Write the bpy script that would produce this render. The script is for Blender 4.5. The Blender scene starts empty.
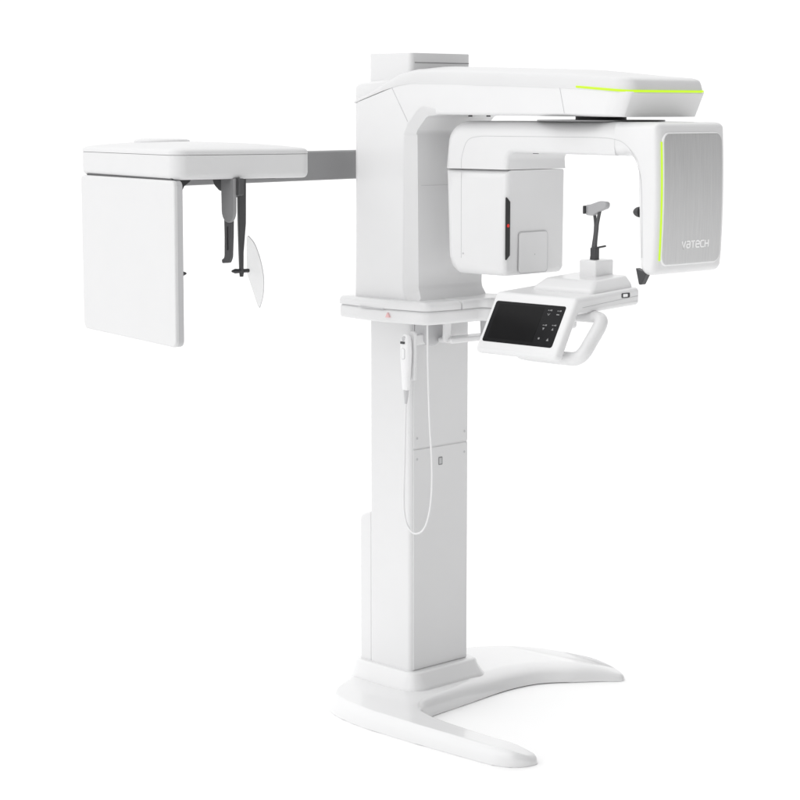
import bpy, bmesh, math, random
from mathutils import Vector, Matrix

random.seed(4)
sc = bpy.context.scene
COL = sc.collection

# ------------------------------------------------------------------ materials
def new_mat(name):
    m = bpy.data.materials.new(name)
    m.use_nodes = True
    nt = m.node_tree
    return m, nt, nt.nodes['Principled BSDF']

def plastic(name, col, rough=.35, spec=.5, bump=.02, scale=900, var=.02, coat=0.0):
    m, nt, b = new_mat(name)
    N, L = nt.nodes, nt.links
    tc = N.new('ShaderNodeTexCoord')
    n1 = N.new('ShaderNodeTexNoise'); n1.inputs['Scale'].default_value = scale; n1.inputs['Detail'].default_value = 2
    n2 = N.new('ShaderNodeTexNoise'); n2.inputs['Scale'].default_value = 7; n2.inputs['Detail'].default_value = 4
    L.new(tc.outputs['Object'], n1.inputs['Vector']); L.new(tc.outputs['Object'], n2.inputs['Vector'])
    mr = N.new('ShaderNodeMapRange')
    mr.inputs['To Min'].default_value = rough - .05; mr.inputs['To Max'].default_value = rough + .05
    L.new(n2.outputs['Fac'], mr.inputs['Value']); L.new(mr.outputs['Result'], b.inputs['Roughness'])
    mx = N.new('ShaderNodeMixRGB')
    mx.inputs['Color1'].default_value = (*[c*(1-var) for c in col], 1)
    mx.inputs['Color2'].default_value = (*[min(1, c*(1+var)) for c in col], 1)
    L.new(n2.outputs['Fac'], mx.inputs['Fac']); L.new(mx.outputs['Color'], b.inputs['Base Color'])
    bp = N.new('ShaderNodeBump'); bp.inputs['Strength'].default_value = bump; bp.inputs['Distance'].default_value = .0006
    L.new(n1.outputs['Fac'], bp.inputs['Height']); L.new(bp.outputs['Normal'], b.inputs['Normal'])
    b.inputs['Specular IOR Level'].default_value = spec
    b.inputs['Coat Weight'].default_value = coat
    b.inputs['Coat Roughness'].default_value = .08
    return m

WHITE = plastic('white_plastic', (.76, .76, .764), .34, .4, bump=.012, coat=.35)
GLOSS = plastic('glossy_white_plastic', (.76, .76, .764), .30, .4, bump=.006, coat=.9)
PANELW = plastic('painted_metal', (.75, .75, .754), .42, .35, bump=.05, scale=600)
GREYP = plastic('light_grey_plastic', (.55, .55, .56), .4)
MIDG = plastic('mid_grey_plastic', (.27, .27, .275), .42)
DARK = plastic('dark_grey_plastic', (.045, .045, .048), .4)
CHAR = plastic('charcoal_plastic', (.07, .07, .073), .42)
BLACK = plastic('black_plastic', (.012, .012, .013), .35)
SEAM = plastic('shell_seam', (.56, .56, .57), .6)
DIMW = plastic('dimmed_white_plastic', (.69, .69, .694), .38, .35)  # white plastic darkened in its colour to offset strong light on these parts
MIDL = plastic('silver_grey_plastic', (.40, .40, .41), .35)
HANDW = plastic('bright_white_plastic', (.86, .86, .865), .3)
CORD = plastic('white_rubber', (.78, .78, .785), .45)
GLASS = plastic('screen_glass', (.012, .012, .013), .15, .12, bump=0)
SCREEN = plastic('screen_display', (.007, .007, .0075), .15, .12, bump=0)
ICON = plastic('icon_print', (.26, .26, .265), .5)
PINK = plastic('faded_red_print', (.80, .50, .50), .5)
LETTER = plastic('lettering_white', (.95, .95, .95), .35)
STEELP = plastic('bright_metal', (.5, .5, .51), .3)

def emit(name, col, st):
    m, nt, b = new_mat(name)
    b.inputs['Base Color'].default_value = (*[c*.25 for c in col], 1)
    b.inputs['Emission Color'].default_value = (*col, 1)
    b.inputs['Emission Strength'].default_value = st
    return m
GREEN = emit('green_light', (.60, .92, .015), .78)
RED = emit('red_laser_dot', (1.0, .03, .02), .45)

def brushed():
    m, nt, b = new_mat('brushed_aluminium')
    N, L = nt.nodes, nt.links
    tc = N.new('ShaderNodeTexCoord'); mp = N.new('ShaderNodeMapping')
    mp.inputs['Scale'].default_value = (1, 900, 14)
    L.new(tc.outputs['Object'], mp.inputs['Vector'])
    n = N.new('ShaderNodeTexNoise'); n.inputs['Scale'].default_value = 1; n.inputs['Detail'].default_value = 5
    L.new(mp.outputs['Vector'], n.inputs['Vector'])
    mp2 = N.new('ShaderNodeMapping'); mp2.inputs['Scale'].default_value = (1, 330, 3)
    L.new(tc.outputs['Object'], mp2.inputs['Vector'])
    n2 = N.new('ShaderNodeTexNoise'); n2.inputs['Scale'].default_value = 1; n2.inputs['Detail'].default_value = 3
    L.new(mp2.outputs['Vector'], n2.inputs['Vector'])
    ad = N.new('ShaderNodeMath'); ad.operation = 'MULTIPLY_ADD'
    L.new(n.outputs['Fac'], ad.inputs[0]); ad.inputs[1].default_value = .6
    mu = N.new('ShaderNodeMath'); mu.operation = 'MULTIPLY'; mu.inputs[1].default_value = .4
    L.new(n2.outputs['Fac'], mu.inputs[0]); L.new(mu.outputs[0], ad.inputs[2])
    cr = N.new('ShaderNodeValToRGB')
    cr.color_ramp.elements[0].position = .25; cr.color_ramp.elements[0].color = (.53, .53, .535, 1)
    cr.color_ramp.elements[1].position = .75; cr.color_ramp.elements[1].color = (.68, .68, .68, 1)
    L.new(ad.outputs[0], cr.inputs['Fac']); L.new(cr.outputs['Color'], b.inputs['Base Color'])
    b.inputs['Metallic'].default_value = .5
    b.inputs['Roughness'].default_value = .42
    b.inputs['Anisotropic'].default_value = .6
    bp = N.new('ShaderNodeBump'); bp.inputs['Strength'].default_value = .06; bp.inputs['Distance'].default_value = .0006
    L.new(ad.outputs[0], bp.inputs['Height']); L.new(bp.outputs['Normal'], b.inputs['Normal'])
    return m
BRUSH = brushed()

def acrylic():
    m, nt, b = new_mat('clear_acrylic')
    b.inputs['Base Color'].default_value = (.62, .62, .63, 1)
    b.inputs['Roughness'].default_value = .2
    b.inputs['Specular IOR Level'].default_value = .3
    b.inputs['Alpha'].default_value = .26
    return m
ACRYL = acrylic()

# ------------------------------------------------------------------ mesh helpers
def link(name, bm, m, parent=None, mw=None, sharp=32, bevel=0, seg=2):
    bmesh.ops.remove_doubles(bm, verts=bm.verts, dist=1e-6)
    bm.normal_update()
    bmesh.ops.recalc_face_normals(bm, faces=bm.faces)
    bm.normal_update()
    big = [f for f in bm.faces if len(f.verts) > 4]
    if big: bmesh.ops.triangulate(bm, faces=big, ngon_method='EAR_CLIP')
    me = bpy.data.meshes.new(name)
    bm.to_mesh(me); bm.free()
    me.materials.append(m)
    for p in me.polygons: p.use_smooth = True
    me.set_sharp_from_angle(angle=math.radians(sharp))
    o = bpy.data.objects.new(name, me)
    COL.objects.link(o)
    if bevel:
        b = o.modifiers.new('bevel', 'BEVEL'); b.width = bevel; b.segments = seg
        b.limit_method = 'ANGLE'; b.angle_limit = math.radians(32)
    w = o.modifiers.new('weighted', 'WEIGHTED_NORMAL'); w.keep_sharp = True; w.weight = 60
    if parent: o.parent = parent
    if mw is not None: o.matrix_local = mw
    return o

def area2(P):
    return sum(P[i][0]*P[(i+1) % len(P)][1]-P[(i+1) % len(P)][0]*P[i][1] for i in range(len(P)))

def ccw(P):
    P = [p for i, p in enumerate(P) if math.hypot(p[0]-P[i-1][0], p[1]-P[i-1][1]) > 1e-7]
    return P if area2(P) > 0 else P[::-1]

def rpoly(pts, n=6):
    """polygon with filleted corners: (u, v, r)"""
    out = []
    k = len(pts)
    for i in range(k):
        a, b, c = pts[i-1], pts[i], pts[(i+1) % k]
        r = b[2] if len(b) > 2 else 0
        B = Vector(b[:2])
        if r <= 0:
            out.append(tuple(B)); continue
        d1 = (Vector(a[:2])-B); d2 = (Vector(c[:2])-B)
        l1, l2 = d1.length, d2.length
        d1.normalize(); d2.normalize()
        ang = d1.angle(d2)
        if ang > math.pi-.02:
            out.append(tuple(B)); continue
        t = min(r/math.tan(ang/2), l1*.49, l2*.49)
        r = t*math.tan(ang/2)
        cen = B+(d1+d2).normalized()*(r/math.sin(ang/2))
        p1 = B+d1*t-cen; p2 = B+d2*t-cen
        a1 = math.atan2(p1.y, p1.x); a2 = math.atan2(p2.y, p2.x)
        da = (a2-a1+math.pi) % (2*math.pi)-math.pi
        for j in range(n+1):
            q = a1+da*j/n
            out.append((cen.x+r*math.cos(q), cen.y+r*math.sin(q)))
    return out

def offs(P, ins):
    """inward offset of a CCW polygon, ins[i] on the edge i -> i+1; edges that would turn over are collapsed"""
    n = len(P); out = []
    V = [Vector(p) for p in P]
    for i in range(n):
        p0, p1, p2 = V[i-1], V[i], V[(i+1) % n]
        e1 = (p1-p0).normalized(); e2 = (p2-p1).normalized()
        n1 = Vector((-e1.y, e1.x)); n2 = Vector((-e2.y, e2.x))
        a, b = ins[i-1], ins[i]
        cr = e1.x*e2.y-e1.y*e2.x
        if abs(cr) < .5 and e1.dot(e2) > 0:
            nn = (n1+n2).normalized()
            out.append(p1+nn*((a+b)/2/max(.5, nn.dot(n1))))
        else:
            A = p1+n1*a; B = p1+n2*b
            t = ((B-A).x*e2.y-(B-A).y*e2.x)/cr
            out.append(A+e1*t)
    for _ in range(4):
        bad = [(out[(i+1) % n]-out[i]).dot(V[(i+1) % n]-V[i]) < -1e-12 for i in range(n)]
        if not any(bad) or all(bad): break
        st = next(i for i in range(n) if not bad[i])
        i = st+1
        while i < st+1+n:
            if bad[i % n]:
                j = i
                while bad[(j+1) % n]: j += 1
                a0, a1 = out[(i-1) % n], out[i % n]
                b0, b1 = out[(j+1) % n], out[(j+2) % n]
                d1 = a1-a0; d2 = b1-b0
                cr = d1.x*d2.y-d1.y*d2.x
                mid = (a1+b0)/2
                if abs(cr) > .1*d1.length*d2.length:
                    t = ((b0-a0).x*d2.y-(b0-a0).y*d2.x)/cr
                    q = a0+d1*t
                    if (q-mid).length < 3*max(ins): mid = q
                for k in range(i, j+2): out[k % n] = mid.copy()
                i = j+1
            else: i += 1
    return [tuple(p) for p in out]

AX = {'X': lambda u, v, w: (w, u, v), 'Y': lambda u, v, w: (u, w, v), 'Z': lambda u, v, w: (u, v, w)}

def prism(P, axis, w0, w1, inset=0.0, depth=None, seg=4, bm=None, lo=True, hi=True, flat=None):
    """polygon P swept from w0 to w1; its rims at both ends are rolled over by inset (number or function of the edge),
    depth where the inset is largest and in proportion elsewhere; flat(u, v) = 1 makes an edge's rim a chamfer"""
    P = ccw(list(P)); n = len(P); mp = AX[axis]
    bm = bm or bmesh.new()
    mids = [((P[i][0]+P[(i+1) % n][0])/2, (P[i][1]+P[(i+1) % n][1])/2) for i in range(n)]
    full = [inset(*m) for m in mids] if callable(inset) else [inset]*n
    ch = [flat(*m) if flat else 0 for m in mids]
    mx_ = max(full)
    d = depth if depth is not None else mx_
    dv = [d*(full[i-1]+full[i])/2/mx_ if mx_ > 0 else 0 for i in range(n)]
    def cap(base, sgn, on):
        if not on or mx_ <= 0: return [(P, [base]*n)]
        out = []
        for j in range(seg, -1, -1):
            t = j/seg; th = math.pi/2*t
            tc = min(1, max(0, t))
            fe = [full[i]*((1-ch[i])*(1-math.cos(th))+ch[i]*tc) for i in range(n)]
            Q = offs(P, fe) if j else P
            ww = []
            for i in range(n):
                c = (ch[i-1]+ch[i])/2
                ww.append(base+sgn*dv[i]*((1-c)*(1-math.sin(th))+c*(1-tc)))
            out.append((Q, ww))
        return out
    rings = []
    for Q, ww in cap(w0, 1, lo)+cap(w1, -1, hi)[::-1]:
        rings.append([bm.verts.new(mp(q[0], q[1], w)) for q, w in zip(Q, ww)])
    for r0, r1 in zip(rings, rings[1:]):
        for i in range(n):
            j = (i+1) % n
            bm.faces.new((r0[i], r0[j], r1[j], r1[i]))
    bm.faces.new(rings[0][::-1]); bm.faces.new(rings[-1])
    return bm

def rect(u0, u1, v0, v1, r=0, n=6):
    return rpoly([(u0, v0, r), (u1, v0, r), (u1, v1, r), (u0, v1, r)], n)

def box(bm, x0, x1, y0, y1, z0, z1):
    return prism([(x0, y0), (x1, y0), (x1, y1), (x0, y1)], 'Z', z0, z1, bm=bm)

def slicez(bm, zs, axis=2):
    no = [0, 0, 0]; no[axis] = 1
    bm.normal_update()
    for z in zs:
        co = [0, 0, 0]; co[axis] = z
        bmesh.ops.bisect_plane(bm, geom=bm.verts[:]+bm.edges[:]+bm.faces[:], plane_co=co, plane_no=no)

def spline(pts, n=8, closed=False):
    P = [Vector(p) for p in pts]; out = []; k = len(P)
    rng = k if closed else k-1
    for i in range(rng):
        g = (lambda j: P[j % k]) if closed else (lambda j: P[max(0, min(k-1, j))])
        a, b, c, d = g(i-1), g(i), g(i+1), g(i+2)
        for s in range(n):
            t = s/n
            out.append(.5*((2*b)+(c-a)*t+(2*a-5*b+4*c-d)*t*t+(3*b-a-3*c+d)*t**3))
    if not closed: out.append(P[-1].copy())
    return out

def tube(pts, r, bm=None, n=8, closed=False, sq=None):
    """round tube (r number or list) along pts, sq=(a,b) flattens it"""
    bm = bm or bmesh.new()
    P = [Vector(p) for p in pts]; k = len(P)
    rings = []; prev = None
    for i in range(k):
        if closed: t = (P[(i+1) % k]-P[i-1]).normalized()
        else: t = (P[min(k-1, i+1)]-P[max(0, i-1)]).normalized()
        if prev is None:
            ref = Vector((0, 0, 1)) if abs(t.z) < .9 else Vector((0, 1, 0))
            u = t.cross(ref).normalized()
        else:
            u = (prev-t*prev.dot(t)).normalized()
        prev = u; v = t.cross(u)
        rr = r[i] if isinstance(r, (list, tuple)) else r
        a, b = sq or (1, 1)
        rings.append([bm.verts.new(P[i]+u*(rr*a*math.cos(2*math.pi*j/n))+v*(rr*b*math.sin(2*math.pi*j/n))) for j in range(n)])
    pairs = list(zip(rings, rings[1:]))
    if closed: pairs.append((rings[-1], rings[0]))
    for r0, r1 in pairs:
        for j in range(n):
            q = (j+1) % n
            bm.faces.new((r0[j], r0[q], r1[q], r1[j]))
    if not closed:
        bm.faces.new(rings[0][::-1]); bm.faces.new(rings[-1])
    return bm

def seam(parent, *paths, r=.0009, mat=None, name='seam'):
    bm = bmesh.new()
    for p in paths: tube(p, r, bm, n=6)
    return link(name, bm, mat or SEAM, parent)

def dome(bm, c, r, sc3, d, n=14, m=6):
    """half ellipsoid at c bulging along unit axis d"""
    d = Vector(d).normalized(); q = d.to_track_quat('Z', 'Y').to_matrix()
    rings = []
    for i in range(m):
        a = math.pi/2*i/m
        rings.append([bm.verts.new(Vector(c)+q@Vector((sc3[0]*r*math.cos(a)*math.cos(2*math.pi*j/n), sc3[1]*r*math.cos(a)*math.sin(2*math.pi*j/n), sc3[2]*r*math.sin(a)))) for j in range(n)])
    top = bm.verts.new(Vector(c)+q@Vector((0, 0, sc3[2]*r)))
    for r0, r1 in zip(rings, rings[1:]):
        for j in range(n): bm.faces.new((r0[j], r0[(j+1) % n], r1[(j+1) % n], r1[j]))
    for j in range(n): bm.faces.new((rings[-1][j], rings[-1][(j+1) % n], top))
    bm.faces.new(rings[0][::-1])
    return bm

def cyl(bm, c, r, h, axis='Z', n=24, inset=0.0):
    P = [(r*math.cos(2*math.pi*i/n), r*math.sin(2*math.pi*i/n)) for i in range(n)]
    b2 = prism(P, axis, 0, h, inset, seg=3)
    bmesh.ops.translate(b2, vec=Vector(c), verts=b2.verts)
    me = bpy.data.meshes.new('t'); b2.to_mesh(me); b2.free(); bm.from_mesh(me); bpy.data.meshes.remove(me)
    return bm

def thing(name, label, cat, loc=(0, 0, 0)):
    o = bpy.data.objects.new(name, None); COL.objects.link(o)
    o.location = loc; o['label'] = label; o['category'] = cat
    o.empty_display_size = .1
    return o

# ------------------------------------------------------------------ the floor
bm = bmesh.new()
R = 120
vs = [bm.verts.new((R*math.cos(2*math.pi*i/64), R*math.sin(2*math.pi*i/64), 0)) for i in range(64)]
bm.faces.new(vs)
fm = plastic('white_sweep_paper', (.975, .975, .975), .8, .1, bump=.0, var=.005)
fl = link('floor', bm, fm)
fl['label'] = 'seamless white studio floor under the machine'; fl['kind'] = 'structure'; fl['category'] = 'floor'

# ------------------------------------------------------------------ the machine
ROOT = thing('dental_xray_machine', 'white floor-standing dental panoramic x-ray machine with brushed metal panel and green light lines', 'x-ray machine')

# base: a crescent foot with one long and one short leg
outer = [(.836, -.315), (.832, -.352), (.808, -.39), (.77, -.413), (.725, -.424), (.60, -.43), (.478, -.435), (.324, -.438), (.165, -.436),
         (.05, -.42), (-.03, -.395), (-.075, -.36), (-.118, -.295), (-.155, -.21), (-.178, -.10), (-.188, .05), (-.186, .2),
         (-.176, .33), (-.158, .42), (-.115, .49), (-.05, .55), (.02, .59), (.10, .617), (.19, .634), (.28, .644), (.36, .65), (.402, .645)]
inner = [(.412, .628), (.405, .607), (.365, .564), (.309, .488), (.259, .425), (.226, .36), (.211, .265), (.213, .16), (.222, .066), (.232, -.05), (.24, -.15),
         (.252, -.21), (.275, -.25), (.32, -.285), (.40, -.305), (.50, -.312), (.60, -.315), (.70, -.312), (.78, -.302), (.82, -.298)]
P = [tuple(v)[:2] for v in spline([(x, y, 0) for x, y in outer+inner], 3, True)]
P = ccw(P)
def base_in(u, v):
    if v > .5 and v > .60-.5*max(0, .05-u)-.05 and u < .375 and (u < .15 or v > .60): return .011
    if u > .795 or (u > .375 and v > .57): return .014
    if v > .0 and u > .19 and u < .39 and v < .6: return .085*min(1, .25+max(0, v)/.25)*min(1, (.62-v)/.15)
    if u > .20 and -.2 < v <= 0: return .03
    return .024
n = len(P)
full = [base_in((P[i][0]+P[(i+1) % n][0])/2, (P[i][1]+P[(i+1) % n][1])/2) for i in range(n)]
for _ in range(6): full = [(full[i-1]+2*full[i]+full[(i+1) % n])/4 for i in range(n)]
def topz(x, y):
    d = min(math.hypot(x-.845, y+.32)/.13, math.hypot(x-.42, y-.635)/.20)
    t = max(0, min(1, d)); t = 1-(1-t)**2
    r = max(0, min(1, (math.hypot(x, y)-.25)/.55))
    return .014+(.050-.010*r)*t+.002
bm = bmesh.new(); rings = []
for f, h in ((.10, 0), (0, .07), (.12, .52), (.30, .74), (.55, .90), (.85, .985), (1.0, 1.0)):
    Q = offs(P, [x*f for x in full]) if f else P
    rings.append([bm.verts.new((q[0], q[1], topz(*q)*h)) for q in Q])
for r0, r1 in zip(rings, rings[1:]):
    for i in range(n):
        j = (i+1) % n
        bm.faces.new((r0[i], r0[j], r1[j], r1[i]))
bm.faces.new(rings[0][::-1])
bm.faces.new(rings[-1])
base = link('base', bm, GLOSS, ROOT, sharp=75)

# collar round the column foot
bm = bmesh.new()
def ringz(bm, specs):
    rs = []
    for x0, x1, y0, y1, r, z in specs:
        rs.append([bm.verts.new((p[0], p[1], z)) for p in rect(x0, x1, y0, y1, r, 6)])
    k = len(rs[0])
    for r0, r1 in zip(rs, rs[1:]):
        for i in range(k): bm.faces.new((r0[i], r0[(i+1) % k], r1[(i+1) % k], r1[i]))
    bm.faces.new(rs[0][::-1]); bm.faces.new(rs[-1])
    return bm
ringz(bm, [(-.205, .166, -.186, .205, .07, .045), (-.203, .164, -.184, .203, .07, .064), (-.197, .156, -.177, .196, .064, .076),
           (-.190, .142, -.167, .184, .052, .096), (-.185, .131, -.159, .177, .042, .115), (-.181, .126, -.155, .172, .038, .120), (-.176, .119, -.150, .166, .032, .1217)])
link('collar', bm, GLOSS, base, sharp=70)
bm = bmesh.new(); cyl(bm, (.70, -.368, .053), .007, .0016, n=16)
link('levelling_plug', bm, MIDG, base)

# column
bm = prism(rpoly([(-.104, -.1395, .012), (.0975, -.1395, .016), (.0975, .1425, .010), (-.104, .1425, .012)], 5), 'Z', .1, 2.226, .003, seg=2)
column = link('column', bm, PANELW, ROOT)
bm = prism(rect(-.128, .136, .124, .893, .003), 'X', .0970, .1005, .0012, seg=2)
lower_panel = link('front_panel', bm, PANELW, column)
bm = prism(rect(-.128, .136, .899, 1.40, .003), 'X', .0970, .1005, .0012, seg=2)
link('front_panel', bm, PANELW, column)
bm = prism(rpoly([(-.160, .1, 0), (-.105, .1, 0), (-.105, .655, .004), (-.160, .638, .03)], 6), 'Y', -.134, .134, .006, seg=3)
link('rear_cover', bm, WHITE, column)
for (y, z) in ((-.112, .86), (.120, .86), (-.112, .932), (.120, .932)):
    bm = bmesh.new(); cyl(bm, (.1005, y, z), .0045, .0012, 'X', 14, .0006)
    link('screw', bm, GREYP, column)
bm = prism(rect(-.009, .011, .828, .856, .003), 'X', .1004, .1013)
lab = link('port_label', bm, MIDG, column)
bm = prism(rect(-.005, .007, .832, .852, .001), 'X', .1013, .1019)
prism(rect(-.002, .004, .838, .848, .0), 'X', .1019, .1022, bm=bm)
link('seam', tube([(.0975, -.122, 2.194), (.0975, .137, 2.194)], .0016), MIDG, column)
link('label_mark', bm, GREYP, column)

# carriage + overhead arm: one L-shaped shell
prof = rpoly([(-.13, 1.405, 0), (.166, 1.405, 0), (.163, 1.4145, 0), (.148, 1.446, .05), (.146, 1.968, .03), (.195, 2.018, .03), (.26, 2.023, .05), (1.035, 2.017, 0),
              (1.067, 2.092, 0), (.85, 2.107, 0), (.54, 2.118, 0), (.125, 2.131, .15), (-.115, 2.064, .01)], 6)
def arm_in(u, v):
    if v > 2.055: return .001
    if u > 1.02: return .062
    if u > .24: return .010
    if u > .10 and v > 1.4145: return .045 if v < 1.9 else .032
    if u > .16 and v > 1.406: return .03
    if u < -.11: return .012
    return .003
def arm_flat(u, v): return 1 if .09 < u < .24 and v < 2.04 else 0
bm = prism(prof, 'Y', -.185, .185, arm_in, .044, 7, flat=arm_flat)
slicez(bm, [.45, .6, .75, .9, 1.0], 0)
def arm_w(x): return 1+.050*max(0, min(1, (x-.35)/.65))
for v in bm.verts: v.co.y *= arm_w(v.co.x)
arm = link('overhead_arm', bm, WHITE, ROOT, sharp=40)
bm = prism(rpoly([(-.153, 1.412, .004), (-.09, 1.412, 0), (-.09, 1.99, 0), (.05, 1.99, 0), (.05, 2.140, 0), (-.135, 2.130, .012), (-.153, 2.116, .012)], 4), 'Y', -.160, .160, .008, seg=3)
link('carriage_back', bm, WHITE, arm)
# top shell of the arm
def zc(x):
    K = [(-.16, 2.054), (-.10, 2.071), (.05, 2.116), (.125, 2.130), (.54, 2.118), (.85, 2.107), (1.06, 2.092)]
    for (a, b), (c, d) in zip(K, K[1:]):
        if x <= c: return b+(d-b)*(x-a)/(c-a)
    return K[-1][1]
el = [math.pi/2*i/10 for i in range(11)]
top = [(-.128, -.1858), (.35, -.1858), (.70, -.1904)]
top += [(1.0075+.062*math.sin(a), -.1503-.0440*math.cos(a)) for a in el]
top += [(1.0075+.062*math.cos(a), .1503+.0440*math.sin(a)) for a in el]
top += [(.70, .1904), (.35, .1858), (-.128, .1858)]
top = ccw([tuple(v)[:2] for v in [(x, y) for x, y in top]])
dens = []
for i in range(len(top)):
    a, b = Vector(top[i]), Vector(top[(i+1) % len(top)])
    k = max(1, int((b-a).length/.06))
    for j in range(k): dens.append(tuple(a.lerp(b, j/k)))
top = dens; n = len(top)
bm = bmesh.new(); rings = []
def crown(x, y):
    t = max(0, min(1, (x+.06)/.16))
    return t
for ins, dz, lift in ((-.0006, -.005, 0), (0, .002, 0), (.0008, .010, 0), (.004, .022, 0), (.008, .032, 0), (.013, .0365, 0), (.022, .0395, .0), (.034, .0415, .0)):
    Q = offs(top, [ins]*n)
    rings.append([bm.verts.new((q[0], q[1], zc(q[0])+dz*(.35+.65*crown(*q)))) for q in Q])
for r0, r1 in zip(rings, rings[1:]):
    for i in range(n):
        j = (i+1) % n
        bm.faces.new((r0[i], r0[j], r1[j], r1[i]))
bm.faces.new(rings[0][::-1]); bm.faces.new(rings[-1])
slicez(bm, [-.06+.06*i for i in range(19)], 0)
slicez(bm, [-.14+.035*i for i in range(9)], 1)
for v in bm.verts:
    if v.co.z > zc(v.co.x)+.010:
        e = max(0, 1-(v.co.y/.155)**2)*max(0, min(1, (1.03-v.co.x)/.25))*crown(v.co.x, 0)
        v.co.z += .0115*e
link('arm_top_shell', bm, DIMW, arm, sharp=60)
# light line along the end of the arm
path = []
for i in range(22):
    x = .862+(1.007-.862)*i/21
    path.append((x, -.1917-.0036*(x-.862)/.145, zc(x)+.002))
for a in el[1:]: path.append((1.0075+.0632*math.sin(a), -.1503-.0450*math.cos(a), zc(1.0075+.0632*math.sin(a))+.002))
for i in range(1, 12): path.append((1.0707, -.1503+.3006*i/11, zc(1.06)+.002))
for a in el[:9]: path.append((1.0075+.0632*math.cos(a), .1503+.0450*math.sin(a), zc(1.05)+.002))
link('green_light_line', tube(path, .0036, n=8), GREEN, arm)
seam(arm, [(.055, -.1855, 2.109), (.128, -.1855, 2.000)])
seam(arm, [(.795, -.1916, 2.106), (.815, -.1919, 2.028)])
seam(arm, [(.1535, -.15, 1.79), (.1530, .15, 1.79)])
for x in (.36, .44):
    bm = bmesh.new(); cyl(bm, (x, -.13, 2.0165), .007, .006, 'Z', 12)
    link('vent_hole', bm, DARK, arm)
# pivot between the arm and the rotating arm
bm = bmesh.new(); cyl(bm, (.80, 0, 2.0035), .20, .004, 'Z', 48, .0015)
pivot = link('pivot_disc', bm, MIDG, ROOT)
bm = bmesh.new(); cyl(bm, (.80, 0, 1.99), .08, .035, 'Z', 40)
link('pivot_shaft', bm, CHAR, pivot)

# rotating arm: beam, tube head, detector housing
TUBEY, DETY = .145, .167
def widen(bm):
    for v in bm.verts:
        t = max(0, min(1, (v.co.x-.90)/.18)); t = t*t*(3-2*t)
        v.co.y *= 1+(DETY/TUBEY-1)*t
beam = rpoly([(.250, 1.8495, 0), (.250, 2.003, .080), (.985, 2.003, 0), (.985, 1.901, 0), (.535, 1.904, .045), (.535, 1.8495, 0)], 10)
def beam_in(u, v):
    if v < 1.85 or u > .9845: return 0
    if v > 1.975 or (u < .36 and v > 1.87): return .048
    if u < .26: return .085
    return .016
Pb = ccw(beam); nb = len(Pb)
insb = [beam_in((Pb[i][0]+Pb[(i+1) % nb][0])/2, (Pb[i][1]+Pb[(i+1) % nb][1])/2) for i in range(nb)]
def lookup(P, ins):
    tab = {}
    for i in range(len(P)):
        tab[(round((P[i][0]+P[(i+1) % len(P)][0])/2, 6), round((P[i][1]+P[(i+1) % len(P)][1])/2, 6))] = ins[i]
    return lambda u, v: tab[(round(u, 6), round(v, 6))]
def smooth_keep(ins, it):
    for _ in range(it):
        ins = [ins[i] if ins[i] == 0 else
               ((ins[i-1] or ins[i])+2*ins[i]+(ins[(i+1) % len(ins)] or ins[i]))/4 for i in range(len(ins))]
    return ins
insb = smooth_keep(insb, 6)
bm = prism(Pb, 'Y', -TUBEY, TUBEY, lookup(Pb, insb), .050, 7)
slicez(bm, [.90+.02*i for i in range(5)], 0)
widen(bm)
rot = link('rotating_arm', bm, WHITE, ROOT, sharp=42)
# tube head
tp = rpoly([(.250, 1.8475, 0), (.258, 1.507, .055), (.530, 1.509, .022), (.535, 1.8475, 0)], 8)
Pt = ccw(tp); nt_ = len(Pt)
def tube_in(u, v):
    if v > 1.847: return .001
    if u < .256 and v > 1.58: return .085
    if u > .5305: return .012
    if u < .32: return .055
    return .022
inst = smooth_keep([tube_in((Pt[i][0]+Pt[(i+1) % nt_][0])/2, (Pt[i][1]+Pt[(i+1) % nt_][1])/2) for i in range(nt_)], 3)
tubeh = link('tube_head', prism(Pt, 'Y', -TUBEY, TUBEY, lookup(Pt, inst), .050, 7), WHITE, ROOT, sharp=42)
# black window strip on the inner edge of the tube head, its ends cut on the slant
bm = prism(rpoly([(-.147, 1.560, .002), (-.128, 1.577, .002), (-.128, 1.748, .002), (-.147, 1.765, .002)], 3), 'X', .532, .5365, .0008)
win = link('laser_window', bm, BLACK, tubeh)
bm = bmesh.new(); cyl(bm, (.5366, -.1385, 1.672), .0055, .0012, 'X', 16)
link('laser_dot', bm, RED, tubeh)
bm = prism(rect(-.086, .054, 1.515, 1.650, .012), 'X', .534, .5352)
link('collimator_frame', bm, SEAM, tubeh)
bm = prism(rect(-.0835, .0515, 1.5175, 1.6475, .011), 'X', .534, .5368, .0012, seg=2)
link('collimator_cover', bm, WHITE, tubeh)
bm = bmesh.new(); cyl(bm, (.5365, -.01, 1.575), .0025, .0008, 'X', 10)
link('alignment_dot', bm, GREYP, tubeh)
bm = bmesh.new(); box(bm, .565, .585, -.055, -.049, 1.8995, 1.904)
link('beam_slot', bm, DARK, rot)
bm = bmesh.new(); cyl(bm, (.345, -.1462, 1.575), .003, .0012, 'Y', 10)
link('screw_cap', bm, GREYP, tubeh)
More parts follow.
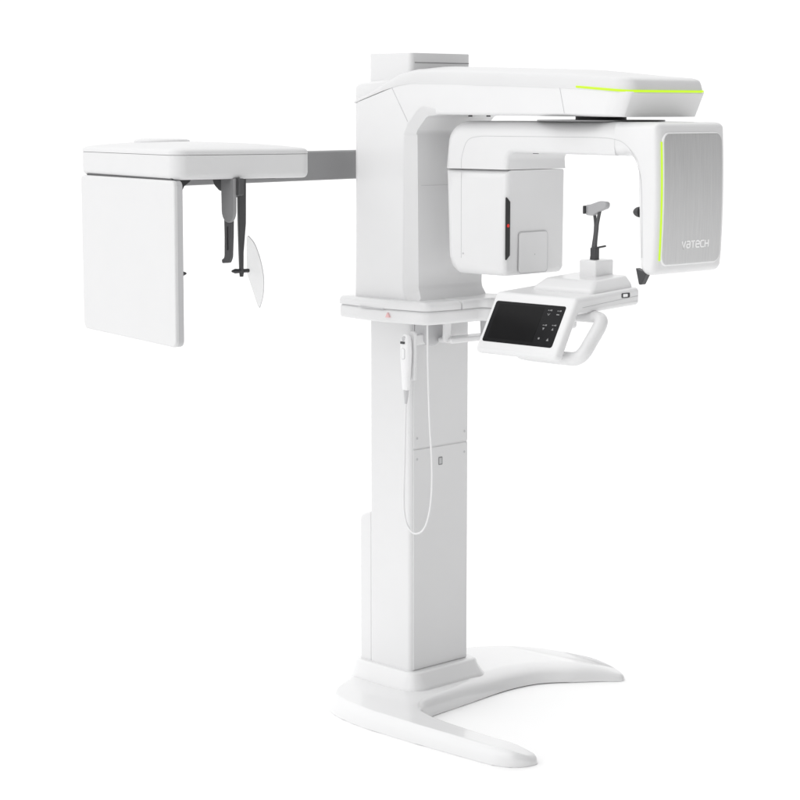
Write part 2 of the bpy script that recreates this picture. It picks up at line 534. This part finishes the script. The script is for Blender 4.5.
# detector housing, gently bulged outward
def bulge(z): return 1.163-.16*(z-1.775)**2
oz = [1.96-.03*i for i in range(0, 13)]
dp = [(.985, 1.901), (.985, 2.003)] + rpoly([(.985, 2.003, 0), (bulge(1.99), 2.002, .030), (bulge(1.96), 1.96, 0)], 6)[1:-1]
dp += [(bulge(z), z) for z in oz]
dp += rpoly([(bulge(1.60), 1.60, 0), (1.152, 1.548, .026), (1.088, 1.546, .032), (1.080, 1.62, 0)], 6)[1:]
dp += rpoly([(1.080, 1.62, 0), (1.068, 1.899, .07), (.985, 1.901, 0)], 10)[1:-1]
Pd = ccw(dp); nd = len(Pd)
def det_in(u, v):
    if u < .9855: return 0
    if v > 1.985 and u < 1.12: return .048-.026*max(0, min(1, (u-.99)/.13))
    if u > 1.11: return .016
    if v < 1.60: return .030
    return .030
insd = smooth_keep([det_in((Pd[i][0]+Pd[(i+1) % nd][0])/2, (Pd[i][1]+Pd[(i+1) % nd][1])/2) for i in range(nd)], 5)
bm = prism(Pd, 'Y', -TUBEY, TUBEY, lookup(Pd, insd), .040, 6)
slicez(bm, [1.0+.02*i for i in range(5)], 0)
widen(bm)
dh = link('detector_housing', bm, WHITE, ROOT, sharp=42)
def face_x(z):
    z2 = max(1.5, min(1.98, z))
    return bulge(z2)
def on_face(bm, off):
    for v in bm.verts: v.co.x += face_x(v.co.z)+off
zs = [1.57+.02*i for i in range(20)]
bm = prism(rect(-.147, .143, 1.575, 1.972, .030, 8), 'X', -.012, .005, .003, seg=3); slicez(bm, zs); on_face(bm, 0)
link('panel_trim', bm, HANDW, dh)
bm = prism(rect(-.1435, .1395, 1.5785, 1.9685, .027, 8), 'X', -.005, .0064, .002, seg=2); slicez(bm, zs); on_face(bm, 0)
link('brushed_panel', bm, BRUSH, dh)
pts = [(face_x(z)+.0015, -.1505, z) for z in [1.592+.0168*i for i in range(22)]]
link('green_light_line', tube(pts, .0023, n=8), GREEN, dh)
# lettering V A T E C H in its rounded strokes
W, H, T = .0158, .0210, .0040
G = {
    'V': [[(0, 1), (.5, 0), (1, 1)]],
    'a': [[(.05, 1), (.75, 1), (1, .8), (1, .2), (.75, 0), (.25, 0), (0, .2), (0, .45), (.1, .55), (1, .55)]],
    'T': [[(0, 1), (1, 1)], [(.5, 1), (.5, 0)]],
    'e': [[(.95, 0), (.25, 0), (0, .2), (0, .8), (.25, 1), (.75, 1), (1, .8), (1, .5), (0, .5)]],
    'C': [[(1, 1), (.25, 1), (0, .8), (0, .2), (.25, 0), (1, 0)]],
    'H': [[(0, 1), (0, 0)], [(1, 1), (1, 0)], [(0, .5), (1, .5)]]}
def ribbon(bm, pts, t, w0, w1):
    k = len(pts); L_, R_ = [], []
    for i in range(k):
        p = Vector(pts[i])
        d1 = (p-Vector(pts[i-1])).normalized() if i else (Vector(pts[1])-p).normalized()
        d2 = (Vector(pts[i+1])-p).normalized() if i < k-1 else d1
        t_ = (d1+d2)
        if t_.length < .2: t_ = d2
        t_.normalize(); nn = Vector((-t_.y, t_.x)); s = t/2/max(.5, nn.dot(Vector((-d1.y, d1.x))))
        q = p - t_*(t*.3 if i == 0 else 0) + t_*(t*.3 if i == k-1 else 0)
        L_.append(q+nn*s); R_.append(q-nn*s)
    for a in range(k-1):
        v = [bm.verts.new((w1, q.x, q.y)) for q in (L_[a], R_[a], R_[a+1], L_[a+1])]
        u = [bm.verts.new((w0, q.x, q.y)) for q in (L_[a], R_[a], R_[a+1], L_[a+1])]
        bm.faces.new(v)
        for i in range(4): bm.faces.new((u[i], u[(i+1) % 4], v[(i+1) % 4], v[i]))
bm = bmesh.new(); y = -.051
for ch in 'VaTeCH':
    for st in G[ch]:
        ribbon(bm, [(y+p[0]*W, 1.6262+p[1]*H*.92) for p in st], T, .0064, .0074)
    y += W+.0068
on_face(bm, 0)
link('lettering', bm, LETTER, dh)
bm = dome(bmesh.new(), (1.084, -.148, 1.735), .021, (.85, .8, 1.25), (-1, 0, 0))
link('head_support_knob', bm, DARK, dh)
bm = bmesh.new()
prism(rpoly([(1.072, 1.566, 0), (1.114, 1.552, 0), (1.094, 1.517, .006), (1.085, 1.517, .004)], 4), 'Y', -.155, -.130, .004, bm=bm)
link('lower_guard', bm, DARK, dh)
# seam that outlines the flat of the C-arm
def yw(x):
    t = max(0, min(1, (x-.90)/.18)); t = t*t*(3-2*t)
    return -TUBEY*(1+(DETY/TUBEY-1)*t)-.0003
cpath = spline([(.336, 0, 1.56), (.335, 0, 1.70), (.335, 0, 1.845)], 4)
seam(tubeh, [(p.x, -TUBEY-.0001, p.z) for p in cpath], r=.0007)
cpath = spline([(.335, 0, 1.852), (.338, 0, 1.89), (.362, 0, 1.940), (.415, 0, 1.954), (.52, 0, 1.955), (.79, 0, 1.955), (.97, 0, 1.952), (1.045, 0, 1.928), (1.088, 0, 1.865), (1.102, 0, 1.78), (1.106, 0, 1.60)], 6)
seam(rot, [(p.x, yw(p.x)+.0002, p.z) for p in cpath], r=.0007)
seam(dh, [(.985, yw(.985)+.0002, 1.952), (.985, yw(.985)+.0002, 1.94), (.985, yw(.985)+.0002, 1.92)], r=.0006)

# shoulder plate under the carriage, running on into the chin-rest bracket
pl = rpoly([(-.186, -.205, .012), (.02, -.232, .5), (.236, -.208, .035), (.254, -.08, .2), (.252, .055, .03), (.45, .03, .10), (.64, -.06, .02), (.64, .09, .02),
            (.40, .16, .10), (.254, .195, .05), (.235, .225, .035), (-.186, .215, .012)], 8)
plate = link('shoulder_plate', prism(pl, 'Z', 1.333, 1.380, .012, .012, 4), WHITE, ROOT, sharp=40)
cov = rpoly([(-.187, -.207, .012), (.02, -.234, .5), (.238, -.210, .035), (.256, -.085, .2), (.256, -.054, .010), (.12, -.052, 0), (.12, .10, 0), (-.187, .217, .012)], 8)
bm = prism(cov, 'Z', 1.3803, 1.409, .016, .018, 6, lo=False)
link('plate_cover', bm, WHITE, plate, sharp=45)
bm = prism(rpoly([(-.06, -.2345, 0), (.06, -.2345, 0), (.06, -.22, 0), (-.06, -.22, 0)]), 'Z', 1.3775, 1.3808, .0)
for v in bm.verts: v.co.y += .002
link('finger_recess', bm, GREYP, plate)
bm = bmesh.new()
prism(rpoly([(.068, 1.352, .001), (.088, 1.352, .001), (.078, 1.369, .001)], 2), 'Y', -.2330, -.222, bm=bm)
for v in bm.verts: v.co.y += 0.0015
link('warning_mark', bm, PINK, plate)
# upper deck right of the carriage, sloping into the bracket
bm = prism(rpoly([(.06, -.0515, 0), (.2555, -.0515, 0), (.253, .053, .03), (.45, .028, .1), (.638, -.058, .02), (.638, .085, .02), (.40, .155, .1), (.25, .19, .04), (.06, .19, .02)], 8), 'Z', 1.380, 1.410, .014, .018, 5, lo=False)
for v in bm.verts:
    if v.co.z > 1.39: v.co.z += .03*max(0, min(1, (v.co.x-.25)/.35))
link('bracket_deck', bm, WHITE, plate, sharp=45)
# hand-switch holder and towel-bar under the plate
bm = prism(rpoly([(-.128, 1.336, 0), (-.03, 1.336, 0), (-.03, 1.295, .03), (-.075, 1.246, .035), (-.128, 1.262, .02)], 8), 'X', .1012, .155, .006)
holder = link('switch_bracket', bm, GREYP, ROOT)
bm = prism(rpoly([(.122, 1.140, .006), (.148, 1.140, .006), (.150, 1.306, .013), (.122, 1.306, .013)], 6), 'Y', -.174, -.160, .004, seg=3)
link('switch_holder', bm, WHITE, holder)
bm = prism(rect(.126, .146, 1.258, 1.292, .004), 'Y', -.162, -.120, .002)
link('holder_neck', bm, WHITE, holder)
bm = bmesh.new()
prism(rpoly([(-.088, 1.337, 0), (-.055, 1.337, 0), (-.062, 1.268, .012), (-.090, 1.262, .012)], 5), 'X', .196, .208, .003, bm=bm)
prism(rpoly([(-.075, 1.280, .01), (.15, 1.280, .02), (.15, 1.262, .02), (-.075, 1.262, .01)], 5), 'X', .16, .225, .006, bm=bm)
prism(rpoly([(.12, 1.337, 0), (.145, 1.337, 0), (.148, 1.27, .008), (.125, 1.27, .008)], 5), 'X', .17, .2, .003, bm=bm)
link('under_bar', bm, WHITE, holder)

# control console
cp = rpoly([(-.286, 1.476, .018), (-.387, 1.297, .014), (-.352, 1.287, .014), (-.278, 1.424, .012), (.012, 1.437, .012), (.014, 1.493, .014)], 7)
console = link('control_console', prism(cp, 'X', .622, .957, .014, .014, 5), WHITE, ROOT, sharp=40)
# frame of the slanted front
fu = Vector((1, 0, 0)); fv = (Vector((0, -.286, 1.476))-Vector((0, -.387, 1.297))).normalized(); fn = fu.cross(fv)
if fn.y > 0: fn = -fn
O = Vector((.79, -.387, 1.297))
def fpt(u, v, w): return O+fu*u+fv*v+fn*w
def front(bm):
    for v in bm.verts:
        c = v.co.copy(); v.co = fpt(c.x, c.y, c.z)
    return bm
Lf = (Vector((-.286, 1.476))-Vector((-.387, 1.297))).length
bm = front(prism(rect(-.149, .138, .037, Lf-.030, .008), 'Z', -.004, .0012, .001, seg=2))
glass = link('screen', bm, GLASS, console)
bm = front(prism(rect(-.132, .055, .049, Lf-.040, .001), 'Z', .0008, .0015))
link('display_area', bm, SCREEN, console)
# buttons: printed dashes above small arrows
bm = None
def dash(u, v, w, h): 
    b2 = front(prism([(u, v), (u+w, v), (u+w, v+h), (u, v+h)], 'Z', .0012, .0018)); me = bpy.data.meshes.new('t'); b2.to_mesh(me); b2.free(); bm.from_mesh(me); bpy.data.meshes.remove(me)
def tri(u, v, s, up):
    b2 = front(prism([(u-s, v+(-s if up else s)), (u+s, v+(-s if up else s)), (u, v+(s if up else -s))], 'Z', .0012, .0018)); me = bpy.data.meshes.new('t'); b2.to_mesh(me); b2.free(); bm.from_mesh(me); bpy.data.meshes.remove(me)
def chev(u, v, s):
    for a in (-1, 1):
        q = [(u-s*.2, v-s), (u+s*.2, v-s), (u+a*s+s*.2, v+s*.5), (u+a*s-s*.2, v+s*.5)]
        b2 = front(prism(q, 'Z', .0012, .0018)); me = bpy.data.meshes.new('t'); b2.to_mesh(me); b2.free(); bm.from_mesh(me); bpy.data.meshes.remove(me)
Vt = Lf-.030
for (u, v, k) in ((.080, Vt-.030, 0), (.117, Vt-.030, 1), (.080, Vt-.080, 2), (.117, Vt-.078, 3), (.077, Vt-.112, 4), (.112, Vt-.113, 5)):
    bm = bmesh.new()
    if k < 4:
        dash(u-.007, v+.011, .003, .003); dash(u-.001, v+.011, .003, .003); dash(u+.004, v+.0108, .0045, .0045)
    if k == 0: chev(u, v, .0045)
    elif k == 1: dash(u-.006, v-.001, .011, .003)
    elif k == 2: tri(u, v, .004, False)
    elif k == 3: tri(u, v, .004, True)
    elif k == 4: dash(u-.004, v-.003, .006, .006)
    else: tri(u, v, .0045, True)
    link('button_mark', bm, ICON, console)
# top deck pedestal
bm = bmesh.new()
rs = []
for ins, z in ((0, 1.470), (0, 1.486), (.006, 1.496), (.020, 1.512), (.024, 1.515), (.030, 1.516)):
    rs.append([bm.verts.new((p[0], p[1], z+.012*(p[1]+.2)/.2)) for p in rect(.692+ins, .938-ins*.8, -.198+ins*1.6, .004-ins*.3, .016, 5)])
for r0, r1 in zip(rs, rs[1:]):
    for i in range(len(r0)): bm.faces.new((r0[i], r0[(i+1) % len(r0)], r1[(i+1) % len(r0)], r1[i]))
bm.faces.new(rs[0][::-1]); bm.faces.new(rs[-1])
link('deck', bm, WHITE, console, sharp=45)
bm = prism(rect(-.078, -.038, 1.4635, 1.4785, .004), 'X', .954, .9585, .001)
sl = link('side_switch', bm, DARK, console)
bm = prism(rect(-.072, -.052, 1.4665, 1.4755, .002), 'X', .957, .961, .001)
link('switch_key', bm, LETTER, console)
seam(console, [(.9575, -.262, 1.446), (.9575, .002, 1.466)], r=.0008)
# grab handle: a closed loop hung under the console's side
hp = [(.86, -.205, 1.413), (.93, -.205, 1.414), (.978, -.208, 1.412), (.994, -.222, 1.394), (.990, -.258, 1.347), (.985, -.286, 1.312), (.965, -.299, 1.295),
      (.92, -.300, 1.292), (.84, -.300, 1.292), (.765, -.299, 1.293), (.725, -.288, 1.302), (.712, -.25, 1.345), (.715, -.215, 1.40), (.76, -.205, 1.413)]
link('grab_handle', tube(spline(hp, 6, True), .0200, n=18, closed=True, sq=(1.08, .92)), WHITE, console, sharp=60)

# bite block on the console
bm = prism(rect(.787, .855, -.082, .006, .006), 'Z', 1.505, 1.574, .005, .005, 3)
chin = link('bite_block_stand', bm, WHITE, ROOT)
bm = bmesh.new()
tube(spline([(.824, -.05, 1.565), (.825, -.05, 1.62), (.832, -.05, 1.68), (.843, -.05, 1.730)], 6), [.0075]*6+[.0065]*6+[.0055]*6+[.005], bm, 8)
link('bite_rod', bm, CHAR, chin)
bm = bmesh.new()
tube(spline([(.802, -.040, 1.568), (.814, -.040, 1.64), (.818, -.041, 1.68), (.814, -.044, 1.730)], 6), [.006]*6+[.0055]*6+[.005]*6+[.0045], bm, 8)
link('bite_rod', bm, CHAR, chin)
bm = prism(rect(.812, .834, -.060, -.038, .004), 'Z', 1.570, 1.612, .003)
link('rod_socket', bm, DARK, chin)
bm = bmesh.new(); tube(spline([(.815, -.05, 1.606), (.835, -.05, 1.612), (.862, -.045, 1.618)], 5), .004, bm, 8, sq=(1.6, .8))
link('bite_hook', bm, DARK, chin)
# pad: a bent, rounded plate
bm = bmesh.new()
pp = rpoly([(-.047, -.016, .014), (-.008, -.019, .02), (.012, -.010, .02), (.045, .000, .010), (.047, .018, .012), (.02, .021, .02), (-.02, .013, .02), (-.047, .012, .012)], 5)
prism(pp, 'Y', -.010, .010, .004, bm=bm, seg=3)
slicez(bm, [-.03, -.015, 0, .015, .03], 0)
for v in bm.verts:
    u = v.co.x
    v.co = Vector((.829+u*.95, -.052+v.co.y+3.2*(u*u), 1.733+v.co.z*1.12+.06*u))
link('forehead_pad', bm, MIDL, chin)
bm = prism(rpoly([(.785, 1.716, .006), (.792, 1.716, .006), (.792, 1.742, .006), (.785, 1.742, .006)], 4), 'Y', -.066, -.040, .002)
link('pad_tip', bm, DARK, chin)

# cephalometric arm and head
a8 = math.radians(8)
MA = Matrix.Translation((-.20, -.17, 0)) @ Matrix.Rotation(a8, 4, 'Z')
bm = prism(rpoly([(-.055, 1.803, .006), (0, 1.803, .006), (0, 1.9015, .008), (-.055, 1.9015, .008)], 4), 'Y', -.93, .12, .002)
ceph_arm = link('side_arm', bm, MIDG, ROOT, MA)

CY = Matrix.Translation((.207, -1.225, 0)) @ Matrix.Rotation(math.radians(-12), 4, 'Z')
hd = rpoly([(-.686, .004, .03), (.0, .0, .045), (.0, .463, .03), (-.686, .463, .03)], 8)
bm = prism(hd, 'Z', 1.834, 1.9055, .014, .018, 5, hi=False)
head = link('side_head', bm, DIMW, ROOT, CY, sharp=45)
hdc = ccw(hd)
bm = bmesh.new(); rs = []
for ins, z in ((-.0005, 1.9070), (-.0005, 1.9130), (.003, 1.9185), (.010, 1.9225), (.022, 1.9250), (.06, 1.930), (.11, 1.935), (.16, 1.9385), (.20, 1.940)):
    q = offs(hdc, [ins]*len(hdc))
    rs.append([bm.verts.new((p[0], p[1], z)) for p in q])
for r0, r1 in zip(rs, rs[1:]):
    for i in range(len(r0)): bm.faces.new((r0[i], r0[(i+1) % len(r0)], r1[(i+1) % len(r0)], r1[i]))
bm.faces.new(rs[0][::-1]); bm.faces.new(rs[-1])
link('head_lid', bm, DIMW, head, sharp=60)
bm = prism(offs(hdc, [.003]*len(hdc)), 'Z', 1.9045, 1.9078)
link('lid_seam', bm, MIDG, head)
bm = bmesh.new()
b2 = [(-.52+.105*math.cos(2*math.pi*i/40), .215+.085*math.sin(2*math.pi*i/40)) for i in range(40)]
prism(b2, 'Z', 1.930, 1.9475, .02, .008, 4, bm=bm, lo=False)
link('lid_boss', bm, DIMW, head, sharp=60)
bm = prism(rect(-.64, -.03, .006, .024, .004), 'Z', 1.822, 1.838)
link('sensor_mount', bm, DARK, head)
# flat sensor plate below the head's outer end
sp = rpoly([(-.672, 1.340, .022), (-.008, 1.338, .022), (-.004, 1.8325, .018), (-.674, 1.8325, .018)], 8)
bm = prism(sp, 'Y', .0, .011, .005, .005, 4, hi=False)
sens = link('sensor_plate', bm, DIMW, ROOT, CY)
bm = prism(offs(ccw(sp), [.0008]*len(sp)), 'Y', .0112, .030, .004, .004, 3, lo=False)
link('rear_shell', bm, GREYP, sens)

# head positioner below the head
def cl(x, y, z): return (x, y, z)
bm = bmesh.new()
prism(rpoly([(-.21, .08, .02), (.0-.02, .08, .02), (-.02, .36, .02), (-.21, .36, .02)], 5), 'Z', 1.8325, 1.840, .001, bm=bm)
pos = link('head_positioner', bm, CHAR, ROOT, CY)
def blade(specs, y0, y1, inset=.002, axis='Y'):
    return prism(rpoly(specs, 4), axis, y0, y1, inset)
# near the sensor: ear rod with gusset; far side: its twin; between them the nose rest
def ear_rod(y, s):
    bm = bmesh.new()
    # tapering bar seen edge on, bent inward at the foot
    P = [(y-.011, 1.836), (y+.017, 1.836), (y+.015, 1.69), (y+.006, 1.60), (y+.005, 1.535), (y-.006, 1.535), (y-.008, 1.60), (y-.010, 1.69)]
    prism(P, 'X', -.207, -.193, .003, bm=bm)
    r = link('ear_rod', bm, CHAR, pos, sharp=30)
    bm = bmesh.new()
    t = s
    prism([(y-t*.008, 1.836), (y+t*.055, 1.836), (y+t*.050, 1.822), (y+t*.030, 1.808), (y+t*.018, 1.788), (y+t*.013, 1.770), (y-t*.008, 1.770)], 'X', -.206, -.194, .002, bm=bm)
    me = bpy.data.meshes.new('t'); bm.to_mesh(me); bm.free()
    b2 = bmesh.new(); b2.from_mesh(r.data); b2.from_mesh(me); b2.to_mesh(r.data); b2.free(); bpy.data.meshes.remove(me)
    for p in r.data.polygons: p.use_smooth = True
    r.data.set_sharp_from_angle(angle=math.radians(30))
    bm = bmesh.new()
    tube([(-.2, y-s*.026, 1.542), (-.2, y+s*.012, 1.542), (-.2, y+s*.022, 1.542), (-.2, y+s*.034, 1.542)], [.006, .007, .008, .003], bm, 10)
    tube([(-.2, y, 1.548), (-.2, y, 1.524)], [.009, .006], bm, 10)
    link('ear_plug', bm, DARK, pos)
    return r
rod = ear_rod(.326, -1)
ear_rod(.100, 1)
bm = bmesh.new()
prism(rpoly([(-.084, 1.836, 0), (.001, 1.836, 0), (-.002, 1.703, .037), (-.081, 1.703, .037)], 8), 'Y', .196, .206, .003, bm=bm)
link('nose_rest_plate', bm, MIDG, pos)
bm = bmesh.new()
prism(rpoly([(-.098, 1.836, 0), (.016, 1.836, 0), (.014, 1.785, .006), (-.096, 1.785, .006)], 4), 'Y', .206, .222, .003, bm=bm)
prism(rpoly([(-.095, 1.836, 0), (-.165, 1.836, 0), (-.150, 1.812, .03), (-.120, 1.797, .02), (-.095, 1.793, 0)], 5), 'Y', .2075, .2195, .002, bm=bm)
link('nose_rest_bracket', bm, CHAR, pos)
bm = bmesh.new()
prism(rpoly([(-.090, 1.80, 0), (-.036, 1.80, 0), (-.042, 1.66, 0), (-.048, 1.597, .02), (-.060, 1.580, .014), (-.104, 1.576, .005), (-.106, 1.588, .004), (-.088, 1.594, .014), (-.086, 1.66, 0)], 4), 'Y', .207, .218, .003, bm=bm)
nr = link('nose_rest', bm, CHAR, pos)
bm = bmesh.new(); prism(rect(-.068, -.062, 1.618, 1.690, .002), 'Y', .2055, .2072, bm=bm)
link('slot', bm, BLACK, pos)
dpts = [tuple(v)[:2] for v in spline([(-.205, 1.650, 0), (-.165, 1.628, 0), (-.133, 1.588, 0), (-.113, 1.545, 0), (-.107, 1.505, 0), (-.115, 1.465, 0), (-.135, 1.430, 0)], 5)] + [(-.145, 1.434), (-.215, 1.535), (-.215, 1.648)]
bm = prism(dpts, 'Y', .352, .356, .0008, seg=1)
clear = link('clear_plate', bm, ACRYL, pos)
link('plate_rim', tube([(p[0], .354, p[1]) for p in dpts[:31]], .0011, n=6), GREYP, clear)

# ------------------------------------------------------------------ the hand switch, hanging from its holder
SW = thing('hand_switch', 'white hand switch with a looped cord hanging in front of the column', 'hand switch', (.131, -.195, 1.11))
def sw(bm):
    bmesh.ops.translate(bm, vec=Vector((-.131, .195, -1.11)), verts=bm.verts); return bm
bm = bmesh.new()
sec = [(1.298, .004, .004), (1.2955, .009, .008), (1.285, .0145, .012), (1.262, .0165, .0145), (1.235, .017, .015), (1.205, .016, .0145), (1.175, .014, .013), (1.150, .0125, .012), (1.130, .0115, .0115), (1.112, .0105, .0105), (1.109, .008, .008)]
sec = [(z, a*1.22, b) for z, a, b in sec]
rs = []
for z, a, b in sec:
    q = []
    for j in range(24):
        t = 2*math.pi*j/24
        ct, st = math.cos(t), math.sin(t)
        q.append(bm.verts.new((.131+a*math.copysign(abs(ct)**.75, ct), -.195+b*math.copysign(abs(st)**.75, st), z)))
    rs.append(q)
for r0, r1 in zip(rs, rs[1:]):
    for j in range(24): bm.faces.new((r0[j], r0[(j+1) % 24], r1[(j+1) % 24], r1[j]))
bm.faces.new(rs[0]); bm.faces.new(rs[-1][::-1])
body = link('handset', sw(bm), HANDW, SW, sharp=60)
bm = bmesh.new(); prism(rect(.1195, .1385, 1.2655, 1.2735, .002), 'Y', -.2122, -.205, .001, bm=bm)
link('button_collar', sw(bm), DARK, body)
bm = bmesh.new(); prism(rect(.122, .138, 1.275, 1.291, .006), 'Y', -.2085, -.200, .002, bm=bm)
link('push_button', sw(bm), GREYP, body)
bm = bmesh.new(); prism(rect(.122, .140, 1.213, 1.252, .009), 'Y', -.2106, -.205, .001, bm=bm)
link('grip_plate', sw(bm), GREYP, body)
bm = bmesh.new(); prism(rect(.1235, .1385, 1.2145, 1.2505, .0075), 'Y', -.2113, -.206, .001, bm=bm)
link('grip_inlay', sw(bm), HANDW, body)
bm = bmesh.new(); tube([(.131, -.195, 1.112), (.131, -.195, 1.09), (.130, -.195, 1.063)], [.0095, .0075, .0045], bm, 14)
link('strain_relief', sw(bm), GREYP, SW)
cp_ = [(.130, -.195, 1.07), (.1275, -.195, 1.0), (.124, -.195, .88), (.121, -.196, .75), (.124, -.196, .69), (.140, -.196, .646), (.172, -.194, .625), (.208, -.188, .644), (.228, -.182, .700), (.236, -.178, .78), (.234, -.176, .88), (.222, -.174, 1.0), (.214, -.172, 1.12), (.208, -.170, 1.22), (.205, -.169, 1.337)]
bm = tube(spline(cp_, 10), .0034, n=10)
link('cord', sw(bm), CORD, SW)

# ------------------------------------------------------------------ camera
cam = bpy.data.cameras.new('camera'); co = bpy.data.objects.new('camera', cam); COL.objects.link(co)
CAM = Vector((5.022, -5.030, 2.038))
th = math.radians(135.5); pit = math.atan(290/2072)
fw = Vector((math.cos(th)*math.cos(pit), math.sin(th)*math.cos(pit), -math.sin(pit)))
co.location = CAM
co.rotation_euler = fw.to_track_quat('-Z', 'Y').to_euler()
cam.sensor_width = 36; cam.lens = 36*2072/800
cam.clip_start = .1; cam.clip_end = 500
sc.camera = co

# ------------------------------------------------------------------ light: a white studio, darker behind the camera's right, and a soft key from the left
w = bpy.data.worlds.new('World'); sc.world = w; w.use_nodes = True
nt = w.node_tree; N, L = nt.nodes, nt.links
bg = N['Background']
tc = N.new('ShaderNodeTexCoord'); sx = N.new('ShaderNodeSeparateXYZ')
L.new(tc.outputs['Generated'], sx.inputs['Vector'])
def mrange(src, a, b, c, d):
    m = N.new('ShaderNodeMapRange'); m.interpolation_type = 'SMOOTHSTEP'
    m.inputs['From Min'].default_value = a; m.inputs['From Max'].default_value = b
    m.inputs['To Min'].default_value = c; m.inputs['To Max'].default_value = d
    L.new(src, m.inputs['Value']); return m.outputs['Result']
side = mrange(sx.outputs['X'], -.35, .6, 1.06, .15)
upv = mrange(sx.outputs['Z'], .25, 1.0, 0, .56)
ad = N.new('ShaderNodeMath'); ad.operation = 'ADD'
L.new(side, ad.inputs[0]); L.new(upv, ad.inputs[1])
ny = mrange(sx.outputs['Y'], -.1, -1.0, 0, .31)
ad2 = N.new('ShaderNodeMath'); ad2.operation = 'ADD'
L.new(ad.outputs[0], ad2.inputs[0]); L.new(ny, ad2.inputs[1])
L.new(ad2.outputs[0], bg.inputs['Strength'])
bg.inputs['Color'].default_value = (1, 1, 1, 1)

sl = bpy.data.lights.new('key', 'SUN'); so = bpy.data.objects.new('key_light', sl); COL.objects.link(so)
sl.energy = .45; sl.angle = math.radians(50); sl.color = (1, 1, 1)
so.rotation_euler = Vector((-.32, .85, -.50)).to_track_quat('-Z', 'Y').to_euler()
so.location = (0, -4, 4)

sc.view_settings.view_transform = 'Standard'; sc.view_settings.look = 'None'
sc.view_settings.exposure = .08; sc.view_settings.gamma = 1
sc.cycles.use_denoising = True
sc.cycles.max_bounces = 8
